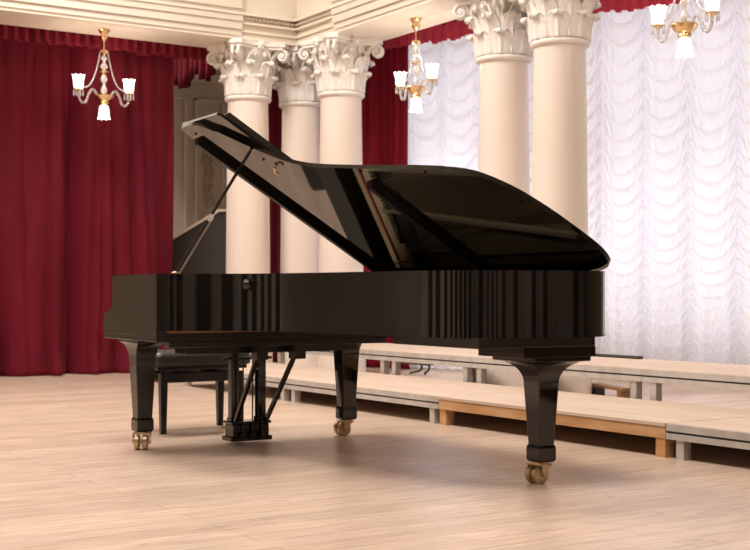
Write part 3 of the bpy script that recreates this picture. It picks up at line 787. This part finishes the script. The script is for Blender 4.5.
# pedal lyre
lx, ly = .785, -.27
lyre = obj('pedal_lyre', bx(lx - .118, lx + .118, ly - .06, ly + .06, .035, .118), BK, piano, bevel=.006)
obj('lyre_foot', box(bx(lx - .135, lx + .135, ly - .07, ly + .07, .018, .045), lx - .13, lx + .13, ly - .068, ly + .068, .118, .135), BK, lyre, bevel=.005)
for sgn in (-1, 1):
    obj('post', box(bx(lx + sgn * .088 - .026, lx + sgn * .088 + .026, ly - .026, ly + .026, .135, .60), lx + sgn * .088 - .032, lx + sgn * .088 + .032, ly - .032, ly + .032, .135, .155), BK, lyre, bevel=.004)
    bb = B(); beam(bb, (lx + sgn * .10, ly - .05, .13), (lx + sgn * .12, ly - .42, .57), .022, .022)
    box(bb, lx + sgn * .12 - .035, lx + sgn * .12 + .035, ly - .46, ly - .38, .52, .60)
    obj('brace', bb, M['black2'], lyre)
obj('crossbar', bx(lx - .16, lx + .16, ly - .012, ly + .012, .50, .515), M['black2'], lyre)
obj('top_block', bx(lx - .20, lx + .20, ly - .09, ly + .09, .585, .636), M['black2'], lyre, bevel=.004)
for k in (-1, 0, 1):
    rd = B(); tube(rd, [(lx + k * .062, ly - .074, .05), (lx + k * .062, ly - .08, .60)], .0045, 8)
    lathe(rd, [(.014, .0), (.017, .008), (.006, .03), (.004, .035)], 12, lx + k * .062, ly - .080, .045)
    obj('pedal_rod', rd, M['rubber'], lyre, smooth=50)
    pd = B(); pts = catmull([(lx + k * .062, ly + .05, .085), (lx + k * .062, ly + .13, .08), (lx + k * .062, ly + .20, .06)], 5)
    tube(pd, pts, [.011] * (len(pts) - 4) + [.014, .018, .021, .016], 12)
    obj('pedal', pd, M['brass'], lyre, smooth=60)

# ------------------------------------------------------------------ piano bench
bp0 = piano_m @ Vector((.785, .57, 0))
bench = thing('piano_bench', 'black adjustable piano bench with padded leather seat behind the keyboard side', 'bench', (bp0.x, bp0.y, 0), piano.rotation_euler.z)
cu = B(); prof_ = [(.0, .0), (.0, .0)]
rowsb = [(.318, .188, .425), (.335, .205, .435), (.34, .21, .46), (.34, .21, .49), (.33, .20, .512), (.30, .175, .522), (.2, .1, .526)]
def rr(bm, hx, hy, z, r=.045, n=6):
    out = []
    r = min(r, hx * .5, hy * .5)
    for (sx, sy, a0) in ((1, 1, 0), (-1, 1, PI / 2), (-1, -1, PI), (1, -1, 1.5 * PI)):
        for k in range(n + 1):
            a = a0 + k / n * PI / 2; out.append(bm.verts.new((sx * (hx - r) + r * math.cos(a), sy * (hy - r) + r * math.sin(a), z)))
    return out
rings = [rr(cu, *q) for q in rowsb]
for i in range(len(rings) - 1):
    n = len(rings[i])
    for k in range(n): cu.faces.new((rings[i][k], rings[i][(k + 1) % n], rings[i + 1][(k + 1) % n], rings[i + 1][k]))
cu.faces.new(rings[0]); cu.faces.new(rings[-1])
seat = obj('seat_cushion', cu, M['leather'], bench, smooth=50)
for i in (-2, -1, 0, 1, 2):
    for j in (-1, 1):
        bt = B(); bmesh.ops.create_icosphere(bt, subdivisions=2, radius=.010, matrix=Matrix.Translation((i * .11, j * .08, .522)))
        obj('button', bt, M['leather'], seat, smooth=60)
obj('seat_board', bx(-.31, .31, -.18, .18, .405, .425), M['black2'], bench, bevel=.003)
for x in (-.2, 0, .2): obj('lift_bar', beam(B(), (x, -.15, .388), (x, .15, .398), .02, .02), M['blackmetal'], bench)
ap = B()
for (x0, x1, y0, y1) in ((-.285, .285, -.175, -.155), (-.285, .285, .155, .175), (-.285, -.265, -.155, .155), (.265, .285, -.155, .155)): box(ap, x0, x1, y0, y1, .325, .385)
obj('apron', ap, M['black2'], bench, bevel=.003)
for sx in (-1, 1):
    for sy in (-1, 1):
        obj('leg', square_loft(B(), [(.018, .018, 0), (.024, .024, .30), (.024, .024, .388)], sx * .265, sy * .155), M['black2'], bench, bevel=.003)
    kn_ = B(); lathe(kn_, [(.008, 0), (.008, .03), (.028, .032), (.028, .05), (0, .052)], 20, 0, 0, 0, 'x')
    kn_.transform(Matrix.Translation((sx * .285 + (0 if sx > 0 else 0), 0, .355)) @ (Matrix.Identity(4) if sx > 0 else Matrix.Rotation(PI, 4, 'Z')))
    obj('knob', kn_, M['blackmetal'], bench, smooth=40)

# ------------------------------------------------------------------ lights
def area(name, loc, size, power, col, rot=(0, 0, 0), sy=None):
    ld = bpy.data.lights.new(name, 'AREA'); ld.energy = power; ld.color = col; ld.size = size
    if sy: ld.shape = 'RECTANGLE'; ld.size_y = sy
    o = bpy.data.objects.new(name, ld); C.objects.link(o); o.location = loc; o.rotation_euler = rot; return o
area('ceiling_lamp', (1.5, 3.5, 7.0), 2.2, 420, (1, .945, .89))
area('ceiling_lamp', (2.6, 9.6, 7.0), 2.2, 560, (1, .945, .89))
area('ceiling_lamp', (-3.5, 6.0, 7.0), 2.2, 300, (1, .945, .89))
area('aisle_fill', (8.6, 7.0, 6.9), 1.2, 120, (1, .96, .93), sy=3)  # added fill light for the front of the white curtains
area('aisle_fill', (5.5, 15.2, 6.9), 1.2, 280, (1, .94, .86))  # added fill light to lift the wall seen through the curtain gap
w = bpy.data.worlds.new('hall_air'); sc.world = w; w.use_nodes = True
w.node_tree.nodes['Background'].inputs[0].default_value = (1, .9, .8, 1); w.node_tree.nodes['Background'].inputs[1].default_value = .2

sc.view_settings.view_transform = 'Standard'; sc.view_settings.look = 'None'; sc.view_settings.gamma = 1
sc.view_settings.use_curve_mapping = False
sc.view_settings.exposure = -0.28
